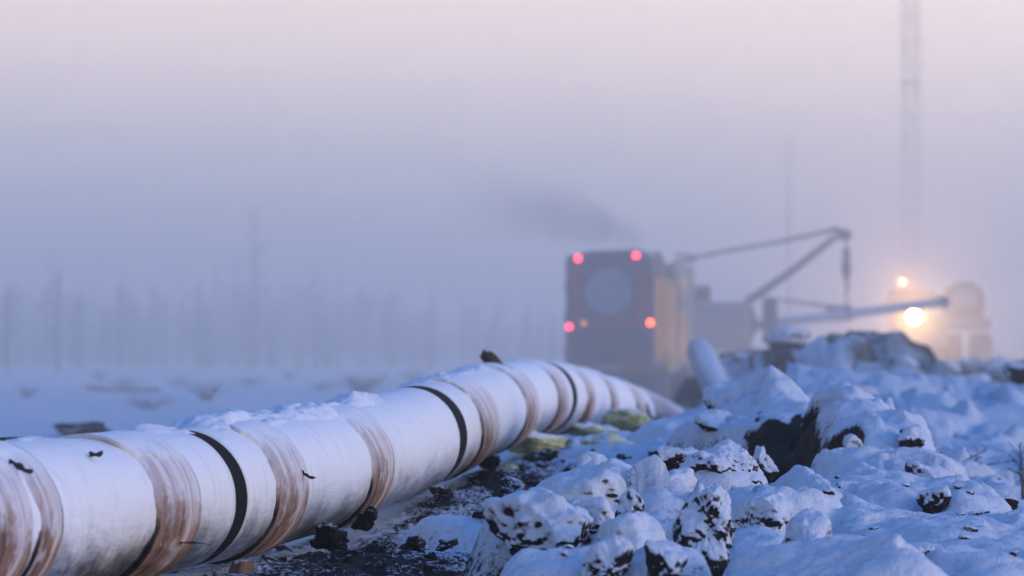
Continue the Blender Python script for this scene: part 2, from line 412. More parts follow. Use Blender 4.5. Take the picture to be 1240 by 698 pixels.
    # the field on the left: drifts
    fld = (1-w)*sstep(30, 70, Y); z = z+fld*(.22*fbm(X*.13, Y*.05, None, 3, 61)+.12*fbm(X*.5, Y*.12, None, 3, 63))
    # keep clear of the pipe itself
    tz = pz-.40
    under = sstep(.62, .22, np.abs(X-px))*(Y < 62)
    z = np.where(under > 0, z*(1-under)+np.minimum(z, tz-.0+.07)*under, z)
    dirt = path*(.70+.34*sstep(-.3, .2, fbm(X*1.1, Y*.45, None, 3, 71))*sstep(56, 42, Y))
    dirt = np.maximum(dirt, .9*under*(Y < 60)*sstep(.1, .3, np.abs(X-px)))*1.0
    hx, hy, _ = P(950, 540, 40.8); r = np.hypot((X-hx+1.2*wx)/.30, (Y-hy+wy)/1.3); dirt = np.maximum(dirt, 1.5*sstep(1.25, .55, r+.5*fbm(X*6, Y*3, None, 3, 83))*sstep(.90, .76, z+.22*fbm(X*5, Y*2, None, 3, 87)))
    dirt = np.maximum(dirt, heap*sstep(70, 88, Y)*np.clip(.95+1.1*fbm(X*.9, Y*.35, None, 3, 85), 0, 1.3))
    for hx, hy, a, b, dp in HOLES:
        r = np.hypot((X-hx+.4*wx)/a, (Y-hy+.4*wy)/b); dirt = np.maximum(dirt, 1.6*sstep(1.2, .8, r))  # hollows blackened too, which paints in the shade under the pipe
    return z, dirt
xs = axis_nonuni(-260, -1.6, 4.6, 260, .032, 1.045, 6)
ys = axis_nonuni(-30, 23.5, 46, 655, .04, 1.02, 4)
Xg, Yg = np.meshgrid(xs, ys)
Zg, Dg = ground_z(Xg, Yg)
nx, ny = len(xs), len(ys)
V = np.stack([Xg.ravel(), Yg.ravel(), Zg.ravel()], 1)
i0 = (np.arange(ny-1)[:, None]*nx+np.arange(nx-1)[None, :]).ravel()
Fq = np.stack([i0, i0+1, i0+nx+1, i0+nx], 1)
me = bpy.data.meshes.new('ground'); me.vertices.add(len(V)); me.vertices.foreach_set('co', V.ravel())
me.loops.add(Fq.size); me.loops.foreach_set('vertex_index', Fq.ravel()); me.polygons.add(len(Fq))
me.polygons.foreach_set('loop_start', np.arange(0, Fq.size, 4)); me.polygons.foreach_set('loop_total', np.full(len(Fq), 4))
me.polygons.foreach_set('use_smooth', np.ones(len(Fq), bool)); me.update(); me.validate()
at = me.attributes.new('dirt', 'FLOAT', 'POINT'); at.data.foreach_set('value', Dg.ravel())
me.materials.append(M['ground']); go = bpy.data.objects.new('ground', me); COL.objects.link(go)
tag(go, 'snow covered ground with trampled dark soil beside the pipe and dug earth piled on the right', kind='structure')
def gz(x, y):
    z, _ = ground_z(np.array([[float(x)]]), np.array([[float(y)]])); return float(z[0, 0])

# ---------------------------------------------------------------- pipeline
x0, z0 = pipe_xz(np.array([27.]))
pipe = empty('insulated_pipeline', (0, 0, 0), label='long frosted metal clad pipeline with brown wrap bands running over the snow into the fog', cat='pipeline')
gaps = []
for px in (303, 567, 700):
    y1 = y_of_right_edge(px); w = {303: 15, 567: 9.5, 700: 6}[px]; gaps.append((y_of_right_edge(px-w), y1))
cuts = [18.]+[v for g in gaps for v in g]+[96.]
for i in range(0, len(cuts), 2):
    pipe_tube('casing', cuts[i], cuts[i+1], R0, 'casing', pipe, 96, .10, .010)
for a, b in gaps:
    o = pipe_tube('joint_sleeve', a+.002, b-.002, R0-.005, 'black', pipe, 96, .1, 0, ends=False)
BANDS = [(-5, 42), (50, 76), (192, 243), (336, 372), (450, 475), (584, 602), (637, 651), (676, 687), (711, 720), (740, 748), (771, 781), (794, 800)]
band_objs = []
for a, b in BANDS:
    ya, yb = y_of_right_edge(a), y_of_right_edge(b)
    o = pipe_tube('wrap_band', ya, yb, R0+.020, M['band'], pipe, 128, .05, .004, ragged=.16); band_objs.append((o, ya, yb))
def on_pipe(y, ang, r=R0+.01):
    c, ri, up = ring_frames(np.array([float(y)])); a = math.radians(ang)
    return Vector(c[0]+r*(math.cos(a)*ri[0]+math.sin(a)*up[0])), Vector(math.cos(a)*ri[0]+math.sin(a)*up[0])
def flap(px_edge, ang, length, dirv, band, width=.04, lift=.03, curl=.3):
    """a torn, curled end of the wrap sticking off the pipe"""
    y = y_of_right_edge(px_edge); p, n = on_pipe(y, ang); d = Vector(dirv).normalized(); s = d.cross(n).normalized(); s = s if s.length else Vector((1, 0, 0))
    V = []; Fc = []; K = 7
    for k in range(K):
        t = k/(K-1); q = p+d*length*t+n*(lift*t+curl*length*t*t*.5); w = width*(.45+.9*math.sin(math.pi*min(1, .25+t*.75))+.25*math.sin(9*t))
        for sgn in (-1, 1):
            for th in (-.006, .006): V.append(q+s*w*sgn+n*(th+.012*math.sin(7*t+sgn)))
    for k in range(K-1):
        b = k*4
        for (i, j) in ((0, 1), (1, 3), (3, 2), (2, 0)): Fc.append((b+i, b+j, b+4+j, b+4+i))
    Fc += [(0, 2, 3, 1), ((K-1)*4, (K-1)*4+1, (K-1)*4+3, (K-1)*4+2)]
    o = link_mesh('torn_wrap_end', V, Fc, 'flap', band, True); o['label'] = 'dark curled torn end of the wrap'
    return o
flap(48, 50, .13, (.80, -.3, -.60), band_objs[1][0], .016, .02, .1)
flap(226, -26, .13, (1, -.2, .05), band_objs[2][0], .025, .03, .2)
flap(146, 52, .06, (.6, -.4, -.2), band_objs[2][0], .018, .02, .2)
flap(366, 15, .08, (.5, -.3, -.5), band_objs[3][0], .012, .02, .3)
flap(372, -60, .10, (.9, -.3, -.1), band_objs[3][0], .03, .01, .2)
# the spoon shaped tongue standing up from the top of the pipe
pA, pB = Vector(P(622, 448, 46.)), Vector(P(583, 428, 46.)); V = []; Fc = []; K = 12
for k in range(K):
    t = k/(K-1); c = pA.lerp(pB, t)+Vector((0, 0, -.012*math.sin(math.pi*t))); w = .012+.012*t if t < .4 else .017+.042*math.sin(math.pi*min(1, (t-.4)/.68))**.8
    for j in range(8):
        a = 2*math.pi*j/8; V.append(c+Vector((.45*math.sin(a)*w, math.cos(a)*w*1.5, math.sin(a)*w)))
for k in range(K-1):
    for j in range(8): Fc.append((k*8+j, k*8+(j+1) % 8, (k+1)*8+(j+1) % 8, (k+1)*8+j))
Fc += [tuple(range(8))[::-1], tuple((K-1)*8+j for j in range(8))]
o = link_mesh('wood_scrap', V, Fc, 'wood', None, True); tag(o, 'dark spoon shaped piece of wood sticking up from the top of the pipe', 'wood scrap')
# brown stain flap on the far band
for i, (ang, ln) in enumerate(((8, .5), (-20, .45), (-38, .4))):
    f = flap(782, ang, ln, (.25, -.8, -.6), band_objs[10][0], .07, .01, .1)

# snow caps lying on the pipe
def cap(y0, y1, a0, a1, th, seed, rough=1.0, label=''):
    ysn = np.arange(y0, y1, .035); an = np.radians(np.linspace(a0, a1, 56)); A, Y = np.meshgrid(an, ysn)
    c, ri, up = ring_frames(ysn)
    u = (A-an[0])/(an[-1]-an[0]); v = (Y-y0)/(y1-y0)
    env = sstep(0, .3, u)*sstep(1, .65, u)*sstep(0, .15, v)*sstep(1, .85, v)
    nz = fbm(A*3, Y*1.4, None, 4, seed)
    t = th*(env*(.75+1.1*nz)+.20*env*np.maximum(0, fbm(A*6, Y*4, None, 3, seed+4))*rough)-.018+.012*fbm(A*7, Y*5, None, 3, seed+9)
    r = R0+t
    V = c[:, None, :]+r[..., None]*(np.cos(A)[..., None]*ri[:, None, :]+np.sin(A)[..., None]*up[:, None, :])
    n, w = A.shape; Fc = []
    keep = t > -.03
    idx = -np.ones(A.shape, int); vv = []
    for i in range(n-1):
        for k in range(w-1):
            q = [(i, k), (i, k+1), (i+1, k+1), (i+1, k)]
            if all(t[a, b] < -.004 for a, b in q): continue
            f = []
            for a, b in q:
                if idx[a, b] < 0: idx[a, b] = len(vv); vv.append(tuple(V[a, b]))
                f.append(idx[a, b])
            Fc.append(f)
    o = link_mesh('snow_ridge', vv, Fc, 'snow'); tag(o, label, kind='stuff'); return o
cap(y_of_right_edge(250), y_of_right_edge(300), 62, 165, .05, 100, label='thin snow lying on top of the pipe before the nearest black joint')
cap(y_of_right_edge(308), y_of_right_edge(470), 52, 160, .085, 103, 1.6, label='lumpy snow lying on top of the pipe past the nearest black joint')
cap(y_of_right_edge(455), y_of_right_edge(520), 60, 160, .07, 109, 1.6, label='snow heaped on top of the pipe before the middle black joint')
cap(y_of_right_edge(571), y_of_right_edge(640), 60, 150, .045, 113, label='thin snow on top of the pipe past the middle black joint')
cap(y_of_right_edge(90), y_of_right_edge(240), 60, 150, .035, 117, label='thin drifted snow on the nearest length of pipe')
cap(y_of_right_edge(700), y_of_right_edge(800), 60, 150, .03, 119, label='thin snow on the far bend of the pipe')

# ---------------------------------------------------------------- clods
def ico(sub):
    import bmesh
    bm = bmesh.new(); bmesh.ops.create_icosphere(bm, subdivisions=sub, radius=1)
    v = np.array([x.co[:] for x in bm.verts]); f = [tuple(a.index for a in x.verts) for x in bm.faces]; bm.free(); return v, f
ICO = {k: ico(k) for k in (3, 4, 5, 6)}
def clod_mesh(seed, size, sub=5, planes=12, rough=.07, snow=.04, sharp=8):
    r_ = np.random.default_rng(seed); v, f = ICO[sub]
    n = r_.normal(size=(planes, 3)); n /= np.linalg.norm(n, axis=1)[:, None]; d = r_.uniform(.55, 1.0, planes)
    dots = np.maximum(v@n.T, .02)/d[None, :]
    k = sharp; inv = (np.sum(dots**k, axis=1))**(1/k); rr = 1/np.maximum(inv, .8)
    p = v*rr[:, None]*(1+(.10+rough*2)*fbm(v[:, 0]*1.8+seed, v[:, 1]*1.8, v[:, 2]*1.8, 5, seed % 97)-.10*np.abs(fbm(v[:, 0]*2.6+seed, v[:, 1]*2.6, v[:, 2]*2.6, 4, seed % 71)))[:, None]
    p = p*(1+.05*fbm(v[:, 0]*5+seed, v[:, 1]*5, v[:, 2]*5, 3, seed % 83))[:, None]*(1+.045*fbm(v[:, 0]*9+seed, v[:, 1]*9, v[:, 2]*9, 3, seed % 89))[:, None]
    mn, mx = p.min(0), p.max(0); p = (p-(mn+mx)/2)/(mx-mn)*np.array(size)
    up = np.clip(v[:, 2], 0, 1); q = p+seed*3.1; m_ = min(1., max(size)/.5)
    dd = .055*m_*fbm(q[:, 0]*6, q[:, 1]*6, q[:, 2]*6, 3, 5)-.05*m_*np.abs(fbm(q[:, 0]*4, q[:, 1]*4, q[:, 2]*4, 3, 6))+.022*m_*fbm(q[:, 0]*17, q[:, 1]*17, q[:, 2]*17, 3, 7)*(1.4-up)
    if max(size) > .9 and sub < 6: dd = dd*.6
    p += v*dd[:, None]
    p[:, 2] += snow*sstep(.1, .7, up)
    return p, f
def clod(px0, px1, py0, py1, d, seed, label, depth=None, **kw):
    if kw.get('name') == 'soil_lump': kw.setdefault('sharp', 7); kw['rough'] = .2
    return clod_(px0, px1, py0, py1, d, seed, label, depth, **kw)
def clod_(px0, px1, py0, py1, d, seed, label, depth=None, mat_='clod', name='snow_covered_clod', planes=12, rough=.07, rz=0, group=None, cat='clod', sub=5, sharp=8, extra=0.):
    cx, cy, cz = P((px0+px1)/2, (py0+py1)/2, d); w = (px1-px0)/F*d; h = (py1-py0)/F*d+extra
    p, f = clod_mesh(seed, (w, depth or w*.9, h), sub, planes, rough, sharp=sharp, snow=.02 if mat_ != 'clod' else .03)
    o = link_mesh(name, p, f, mat_); o.location = (cx, cy, cz-extra/2); o.rotation_euler.z = rz
    return tag(o, label, cat, group)
clod(588, 722, 596, 700, 27.4, 11, 'large flat topped snow covered clod at the left foot of the heap', .8, sub=6, rough=.05)
clod(690, 752, 606, 660, 27.9, 12, 'pale pointed clod against the right side of the large flat topped one', .4)
clod(640, 812, 560, 640, 30.2, 13, 'broad smooth snow covered clod behind the large flat topped one', 1.1, sub=6, rough=.04)
clod(699, 742, 551, 575, 33.5, 14, 'small rounded snow capped clod perched in front of the green foam', .25, sub=4)
clod(744, 780, 594, 636, 28.4, 15, 'upright clod with bare brown soil on its face', .25, mat_='clod_bare')
clod(724, 816, 622, 690, 26.4, 16, 'steep snow covered clod in front of the upright bare faced one', .5)
clod(700, 770, 655, 712, 25.4, 17, 'low snowy clod at the bottom edge beside the steep clod', .4)
clod(816, 890, 590, 706, 26.8, 18, 'tall leaning block of earth with hatched bare soil near its top', .55, sub=6, planes=9, rough=.06, mat_='clod_bare')
clod(780, 832, 660, 712, 25.0, 19, 'small dark patched clod at the foot of the tall leaning block', .3, mat_='clod_bare')
clod(775, 850, 574, 640, 30.8, 20, 'snow covered clod behind and left of the tall leaning block', .6)
clod(880, 1130, 655, 740, 24.8, 21, 'wide low snowy clod in the near right corner of the heap', 1.0, sub=6, rough=.04)
clod(820, 930, 538, 600, 33.5, 22, 'rough snowy clod with bare soil patches left of the dark hollow', .7, sub=6, rough=.09, mat_='clod_bare')
clod(875, 960, 598, 680, 29.5, 23, 'rounded snow covered clod behind the wide low one', .8, sub=6, rough=.04)
clod(905, 945, 540, 590, 35.2, 24, 'tan faced clod standing at the left lip of the dark hollow', .3, rough=.1, mat_='clod_bare')
clod(976, 1088, 481, 575, 40.0, 25, 'big dome of snow on the heap right of the dark hollow', .95, sub=6, rough=.03, planes=10, sharp=9)
clod(850, 985, 462, 560, 43.2, 26, 'pointed snow slab forming the highest peak of the heap', 1.6, sub=6, rough=.05, planes=8)
clod(1018, 1052, 530, 556, 37.2, 27, 'small snow capped clod just below the big dome', .3, sub=4)
clod(1086, 1122, 515, 546, 37.8, 28, 'dark dented clod on the right edge of the heap below the big dome', .4, rough=.12, mat_='clod_bare')
clod(1095, 1140, 560, 600, 34.6, 29, 'clod with bare dark soil half way down the right edge of the heap', .4, rough=.12, mat_='clod_bare')
clod(1108, 1150, 590, 632, 32.5, 30, 'bare dark faced clod low on the right edge of the heap', .4, rough=.12, mat_='clod_bare')
clod(1196, 1226, 672, 692, 28.5, 31, 'tiny snow capped clod in the bottom right corner', .15, sub=4)
clod(1128, 1178, 545, 590, 44.0, 32, 'blurred round clod just beyond the right edge of the heap', .4)
clod(785, 850, 543, 575, 38.0, 33, 'dark gapped clod between the green foam and the heap peak', .5, rough=.1, mat_='clod_bare')
clod(840, 905, 500, 545, 42.0, 34, 'snow covered clod on the left shoulder of the peak', .8)
clod(940, 1010, 620, 690, 27.0, 35, 'snowy clod wedged behind the wide low near one', .6, rough=.04)
clod(596, 642, 582, 610, 32.4, 36, 'dark bare boulder lying between the pipe and the heap', .7, name='boulder', mat_='lump', rough=.12, cat='boulder')
clod(274, 312, 681, 712, 28.6, 37, 'orange brown stone under the pipe by the nearest black joint', .15, name='stone', mat_='brown', cat='stone', sub=4)
clod(376, 424, 636, 672, 31.0, 38, 'added black lump standing in for the shade under the pipe left of the gap', .4, name='soil_lump', mat_='lump', cat='soil lump')  # added black shape in place of the shadowed gap under the pipe
clod(424, 456, 616, 646, 32.2, 39, 'added black lump standing in for the shade under the pipe right of the gap', .3, name='soil_lump', mat_='lump', cat='soil lump')  # second added black shape for the same shadowed gap
clod(580, 606, 550, 572, 43.5, 40, 'added dark lump standing in for the shade in the hollow under the middle of the pipe', .4, name='soil_lump', mat_='lump', cat='soil lump')  # added dark shape, deepens the shade of this hollow by its colour
clod(636, 676, 545, 560, 44.5, 41, 'dark flat lump left of the green foam', .4, name='soil_lump', mat_='lump', cat='soil lump')
clod(930, 966, 426, 456, 92.0, 42, 'dark round lump far off in the fog above the heap peak', .5, name='boulder', mat_='lump', cat='boulder')
clod(745, 775, 508, 528, 60.0, 43, 'dark bare lump by the far brown stained band of the pipe', .4, name='soil_lump', mat_='lump', cat='soil lump')
clod(64, 138, 512, 528, 75.0, 44, 'low brown lump showing just behind the near pipe', 1.0, name='boulder', mat_='lump', cat='boulder')
clod(480, 520, 650, 672, 29.5, 45, 'largest black lump on the trampled soil', .25, name='soil_lump', mat_='lump', cat='soil lump', rough=.12)
clod(528, 556, 655, 668, 29.3, 46, 'flat black lump right of the largest one on the trampled soil', .2, name='soil_lump', mat_='lump', cat='soil lump', rough=.12)
clod(520, 550, 590, 606, 35.0, 48, 'dark lump touching the pipe shadow past the middle', .3, name='soil_lump', mat_='lump', cat='soil lump', rough=.12)
# many more, alike
kinds = [clod_mesh(200+i, (1, 1.1, .8), 5, 11, .08, .05) for i in range(9)]
kmesh = []
def copies(name, src_mat, n, place, label, group, cat, kinds):
    meshes = []
    for p, f in kinds:
        me = bpy.data.meshes.new(name); me.from_pydata(p.tolist(), [], f); me.polygons.foreach_set('use_smooth', [True]*len(me.polygons)); me.materials.append(M[src_mat]); meshes.append(me)
    k = 0; tries = 0
    while k < n and tries < n*30:
        tries += 1; r = place()
        if r is None: continue
        x, y, s, sink = r
        o = bpy.data.objects.new(name, meshes[k % len(meshes)]); COL.objects.link(o)
        o.location = (x, y, gz(x, y)+s*(.3-sink)); o.scale = (s*random.uniform(.8, 1.3), s*random.uniform(.8, 1.4), s*random.uniform(.7, 1.1))
        o.rotation_euler = (random.uniform(-.2, .2), random.uniform(-.2, .2), random.uniform(0, 6.28)); tag(o, label, cat, group); k += 1
def in_view(x, y): return -2 < (x/y*F+620) < 1242
def place_heap():
    y = random.uniform(24.5, 56); x = random.uniform(.2, 4.2); xp = float(pipe_xz(y)[0])
    if y > 34 and 850 < x/y*F+620 < 1110: return None
    if x < xp+2.2+(.3 if y < 30 else 0)*0 or not in_view(x, y): return None
    return x, y, random.choice((.08, .10, .13, .17, .22)), .36
copies('snow_covered_clod', 'clod_bare', 30, place_heap, 'one of the smaller snow covered clods strewn over the near heap', 'small clods strewn over the near heap', 'clod', kinds)
def place_crumb():
    y = random.uniform(24.5, 48); x = random.uniform(.2, 4.2); xp = float(pipe_xz(y)[0])
    if x < xp+1.9 or not in_view(x, y): return None
    return x, y, random.choice((.035, .045, .06, .075)), .3
copies('soil_crumb', 'clod_bare', 110, place_crumb, 'one of the fist sized snow dusted crumbs of earth lying all over the near heap', 'earth crumbs on the near heap', 'clod', [clod_mesh(260+i, (1, 1.1, .8), 4, 11, .1, .04) for i in range(6)])
def place_far():
    y = random.uniform(56, 115); x = random.uniform(2.5, 12)
    if not in_view(x, y) or x/y < .045: return None
    return x, y, random.choice((.3, .5, .7)), .15
copies('snow_covered_clod', 'clod_bare', 26, place_far, 'one of the blurred snowy clods on the far heap in the fog', 'clods on the far heap in the fog', 'clod', kinds[:5])
lk = [clod_mesh(300+i, (1, 1.1, .7), 4, 10, .12, 0) for i in range(7)]
def place_path():
    y = random.uniform(26, 46); xp = float(pipe_xz(y)[0]); x = xp+random.uniform(.35, 2.3)
    if not in_view(x, y): return None
    return x, y, random.choice((.025, .035, .045, .06, .09)), .1
copies('soil_lump', 'lump', 150, place_path, 'one of the little black soil lumps scattered on the trampled snow beside the pipe', 'little soil lumps on the trampled snow', 'soil lump', lk)

# insulation foam scraps
def scrap(px0, px1, py0, py1, d, seed, label, depth):
    o = clod(px0, px1, py0, py1, d, seed, label, depth, name='insulation_scrap', mat_='foam', cat='insulation', planes=7, rough=.16)
    return o
scrap(672, 775, 526, 568, 45.5, 61, 'largest yellow green foam scrap lying on the snow beside the pipe', 1.0)
scrap(598, 690, 524, 550, 47.5, 62, 'flat yellowish foam scrap right against the pipe', 1.0)
scrap(730, 792, 496, 524, 56.0, 63, 'pale foam scrap heaped by the far bands of the pipe', .8)
scrap(690, 760, 512, 532, 53.0, 64, 'thin yellowish foam scrap in front of the pale heaped one', .8)
scrap(606, 628, 563, 574, 43.0, 65, 'small yellow foam crumb at the edge of the hollow under the pipe', .3)

# ---------------------------------------------------------------- left field bits
o = MB(); pa = P(104, 469, 140); pb = P(192, 479, 140)
o.tube([pa, ((pa[0]+pb[0])/2, 140, (pa[2]+pb[2])/2-.02), P(160, 477, 140), pb], [.05, .08, .18, .22], 10)
tag(o.build('fallen_log', 'wood', None, True), 'dark log lying in the snowy field left of the pipe', 'log')
o = MB(); o.tube([P(-60, 528, 27), P(-10, 533, 26.6), P(20, 532, 26.2), P(40, 530.5, 26)], [.012, .014, .014, .006], 8)
tag(o.build('stick', 'wood', None, True), 'thin dark stick lying along the top of the pipe at the left edge', 'stick')
o = MB(); a = P(848, 425, 92); b = P(882, 500, 80)
o.tube([a, ((a[0]+b[0])/2, 86, (a[2]+b[2])/2), b], [.26, .26, .27], 24)
tag(o.build('pipe_offcut', 'bluepipe', None, True), 'short snow covered pipe leaning on the far heap right of the truck', 'pipe')

# ---------------------------------------------------------------- truck
T = empty('truck', (P(738, 425, 136)[0], 136, -.1), math.radians(-11), label='high orange and blue grey truck seen from behind with four red lamps on its back', cat='truck')
W = 1.22; zo = .1   # z in metres above its own ground
prof = [(-W, 1.0), (-W, 4.02), (-W+.10, 4.13), (-.5, 4.24), (.6, 4.28), (W-.45, 4.28), (W-.12, 4.12), (W, 3.75), (W, 1.0)]
MB().prism(prof, 0, 2.3).build('body', 'bluegrey', T)
MB().prism([(-1.16, 2.5), (-1.16, 3.8), (-.72, 3.8), (-.72, 2.5)], -.03, 0.02).build('side_panel', 'redp', T)
MB().prism([(.72, 2.5), (.72, 3.85), (1.14, 3.6), (1.14, 2.5)], -.03, 0.02).build('side_panel', 'redp', T)
sw = MB(); sw.tube([(0, -.16, 3.12), (0, .02, 3.12)], .66, 40).tube([(0, -.20, 3.12), (0, -.14, 3.12)], .58, 40); sw.build('round_cover', 'disc', T)
rm = MB()
for k in range(24):
    a0, a1 = 2*math.pi*k/24, 2*math.pi*(k+1)/24; rm.tube([(.66*math.cos(a0), -.1, 3.12+.66*math.sin(a0)), (.66*math.cos(a1), -.1, 3.12+.66*math.sin(a1))], .035, 6, False)
rm.build('cover_rim', 'dark', T, True)
gl = MB()
for k in range(7): gl.box(-1.0, 1.0, -.05, .01, 1.25+k*.13, 1.31+k*.13)
gl.build('grille', 'dark', T)
MB().box(1.22, 1.25, .15, 2.2, 1.2, 3.5, .01).build('side_cover', 'orange', T)
MB().box(-1.1, 1.0, -.03, .01, 2.22, 2.42, .01).build('warning_strip', 'redp', T)
MB().box(-1.25, 1.25, -.22, .1, .92, 1.15, .04).build('bumper', 'redp', T)
MB().box(-1.05, 1.05, .1, 7.5, .75, .98, .03).build('chassis', 'dark', T)
MB().box(-1.0, 1.0, .0, .3, .35, .8, .03).build('rear_skirt', 'dark', T)
def lamp(px, py, m, r, yy=-.12):
    lx = (px-738)/F*136/math.cos(math.radians(10)); lz = H-(py-HY)/F*136+.1
    h = MB().tube([(lx, yy+.10, lz), (lx, yy, lz)], r*1.25, 20).build('lamp_housing', 'dark', T)
    l = MB().tube([(lx, yy+.01, lz), (lx, yy-.05, lz)], r, 20).build('lamp_lens', m, h)
lamp(701, 313, 'red_lamp', .085, -.10); lamp(771, 310, 'red_lamp', .085, -.10); lamp(691, 396, 'red_lamp', .085, -.20); lamp(789, 391, 'red_lamp_b', .08, -.20); lamp(708, 392, 'amber_lamp', .075, -.08)
eq = MB(); eq.box(-1.1, 1.15, 2.4, 4.2, 1.0, 3.5, .05); eq.build('engine_housing', 'yellow', T)
MB().box(1.15, 1.24, 2.5, 3.9, 1.3, 3.3, .02).build('side_door', 'orange', T)
MB().box(-1.15, 1.18, 4.3, 7.6, 1.0, 3.95, .10).build('cab', 'grey', T)
MB().box(1.18, 1.21, 4.6, 5.7, 2.7, 3.6, .02).build('cab_window', 'glass', T)
MB().box(1.18, 1.22, 4.5, 5.9, 1.2, 2.6, .02).build('cab_door', 'orange', T)
MB().box(-1.1, 1.1, 2.5, 4.0, 3.5, 3.75, .05).build('roof_rack', 'dark', T)
ld = MB()
for s in (0, .4): ld.tube([(1.28, .9+s, 1.1), (1.28, .9+s, 4.1)], .02, 6)
for k in range(9): ld.tube([(1.28, .9, 1.3+k*.33), (1.28, 1.3, 1.3+k*.33)], .016, 6)
ld.build('ladder', 'orange', T)
ex = MB(); ex.tube([(1.0, 2.5, 3.6), (1.0, 2.5, 4.1), (.92, 2.4, 4.25)], .07, 12); ex.build('exhaust_stack', 'steel', T, True)
for yy in (1.0, 2.4, 5.6):
    for sx in (-1, 1):
        w = MB(); w.tube([(sx*.78, yy, .55), (sx*.82, yy, .55), (sx*1.16, yy, .55), (sx*1.2, yy, .55)], [.5, .58, .58, .5], 32); wo = w.build('wheel', 'rubber', T)
        MB().tube([(sx*1.16, yy, .55), (sx*1.215, yy, .55)], [.3, .24], 24).build('rim', 'steel', wo)

MB().box(1.02, 1.34, 1.9, 3.9, .9, 1.45, .05).build('fuel_tank', 'yellow', T)
hr = MB()
for k in range(5): hr.tube([(1.2, 4.2+k*.8, 3.95), (1.2, 4.2+k*.8, 4.25)], .02, 6)
hr.tube([(1.2, 4.2, 4.25), (1.2, 7.4, 4.25)], .025, 6); hr.build('roof_rail', 'dark', T)
MB().box(.1, .95, 2.6, 3.9, 3.75, 4.0, .05).build('roof_box', 'yellow', T)
hg = MB()
for z in (1.4, 2.3, 3.2): hg.box(-1.25, -1.17, -.05, .0, z, z+.16, .01).box(1.17, 1.25, -.05, .0, z, z+.16, .01)
hg.build('hinge', 'dark', T)
MB().box(-.28, .28, -.26, -.225, .96, 1.08, .01).build('number_plate', 'disc', T)
for sx in (-.85, .85): MB().box(sx-.3, sx+.3, -.06, -.03, .35, .88, .01).build('mud_flap', 'rubber', T)
# ---------------------------------------------------------------- crawler crane (pipelayer) lifting a pipe
dC = 165
C0 = P(872, 425, dC); Cg = gz(C0[0], dC)
Cn = empty('pipelayer_crane', (C0[0], dC, Cg), 0, label='grey tracked crane in the fog with its boom leaning right over a lifted pipe', cat='crane')
def L(px, py, d=dC): a = P(px, py, d); return (a[0]-C0[0], a[1]-dC, a[2]-Cg)
MB().box(L(842, 0)[0], L(908, 0)[0], -1.2, 2.6, L(0, 425)[2], L(0, 366)[2], .08).build('body', 'grey', Cn)
MB().box(L(842, 0)[0]-.12, L(862, 0)[0], .6, 2.4, L(0, 368)[2], L(0, 345)[2], .08).build('cab', 'yellow', Cn)
MB().box(L(842, 0)[0]-.05, L(860, 0)[0], .57, .6, L(0, 364)[2], L(0, 349)[2], .02).build('cab_window', 'glass', Cn)
for s in (0, 1):
    xx = L(838 if s == 0 else 892, 0)[0]; tr = MB(); z1 = L(0, 424)[2]
    tr.prism([(xx, 0), (xx, z1*.8), (xx+.08, z1), (xx+.42, z1), (xx+.5, z1*.8), (xx+.5, 0)], -1.8, 3.0)
    for k in range(24): tr.box(xx-.03, xx+.53, -1.8+k*.2, -1.7+k*.2, -.03, .05, .01)
    tr.build('track', 'rubber', Cn)
a = L(905, 366); b = L(1020, 286); c1 = L(1027, 290)
MB().tube([L(898, 372), a, tuple((a[k]*.5+b[k]*.5) for k in range(3)), L(1008, 290), L(1020, 283), c1], [.11, .13, .12, .10, .10, .08], 12).build('boom', 'steel', Cn, True)
MB().tube([L(812, 320), L(870, 306), L(940, 294), L(1000, 281), L(1012, 278), L(1022, 281)], [.05, .06, .06, .07, .10, .08], 10).build('upper_boom', 'steel', Cn, True)
MB().tube([L(812, 320), L(835, 345), L(848, 372)], .07, 8).build('winch_arm', 'steel', Cn, True)
hc = L(1024, 285); sh = MB().tube([(hc[0], -.07, hc[2]), (hc[0], .07, hc[2])], .2, 20).build('boom_head_sheave', 'steel', Cn)
hb = MB(); x1 = L(1025, 0)[0]
hb.tube([(x1, 0, L(0, 288)[2]), (x1, 0, L(0, 378)[2])], .035, 6)
hb.build('hoist_cable', 'steel', Cn)
blk = MB(); blk.tube([(x1, 0, L(0, 300)[2]), (x1, 0, L(0, 306)[2]), (x1, 0, L(0, 316)[2]), (x1, 0, L(0, 320)[2]), (x1, 0, L(0, 330)[2]), (x1, 0, L(0, 340)[2])], [.06, .14, .11, .16, .16, .06], 12)
bo = blk.build('hook_block', 'steel', Cn, True)
MB().tube([(x1, 0, L(0, 340)[2]), (x1+.05, 0, L(0, 350)[2]), (x1-.04, 0, L(0, 358)[2])], .05, 8).build('hook', 'steel', bo, True)
MB().box(L(924, 0)[0], L(941, 0)[0], -.25, .25, L(0, 412)[2], L(0, 362)[2], .08).build('counterweight', 'dark', Cn)
MB().tube([L(908, 372), L(914, 395), L(906, 425)], [.10, .13, .12], 10).build('boom_foot', 'steel', Cn, True)
pa, pb = Vector(P(915, 394, dC)), Vector(P(1142, 366, dC+8)); dv = (pb-pa)
lp = empty('lifted_pipe', tuple(pa), 0, label='blue grey frosted pipe hanging in the sling and sloping up to the right', cat='pipe')
def PL(t): q = dv*t; return tuple(q)
MB().tube([PL(0), PL(.3), PL(.7), PL(1)], .165, 24).build('pipe_body', 'bluepipe', lp, True)
MB().tube([PL(.965), PL(1.012)], .20, 24).build('end_collar', 'steel', lp, True)
dE = 200; E0 = P(1168, 425, dE); Eg = gz(E0[0], dE)
En = empty('excavator', (E0[0], dE, Eg), 0, label='distant excavator with a rounded cab, faint in the fog at the far right', cat='excavator')
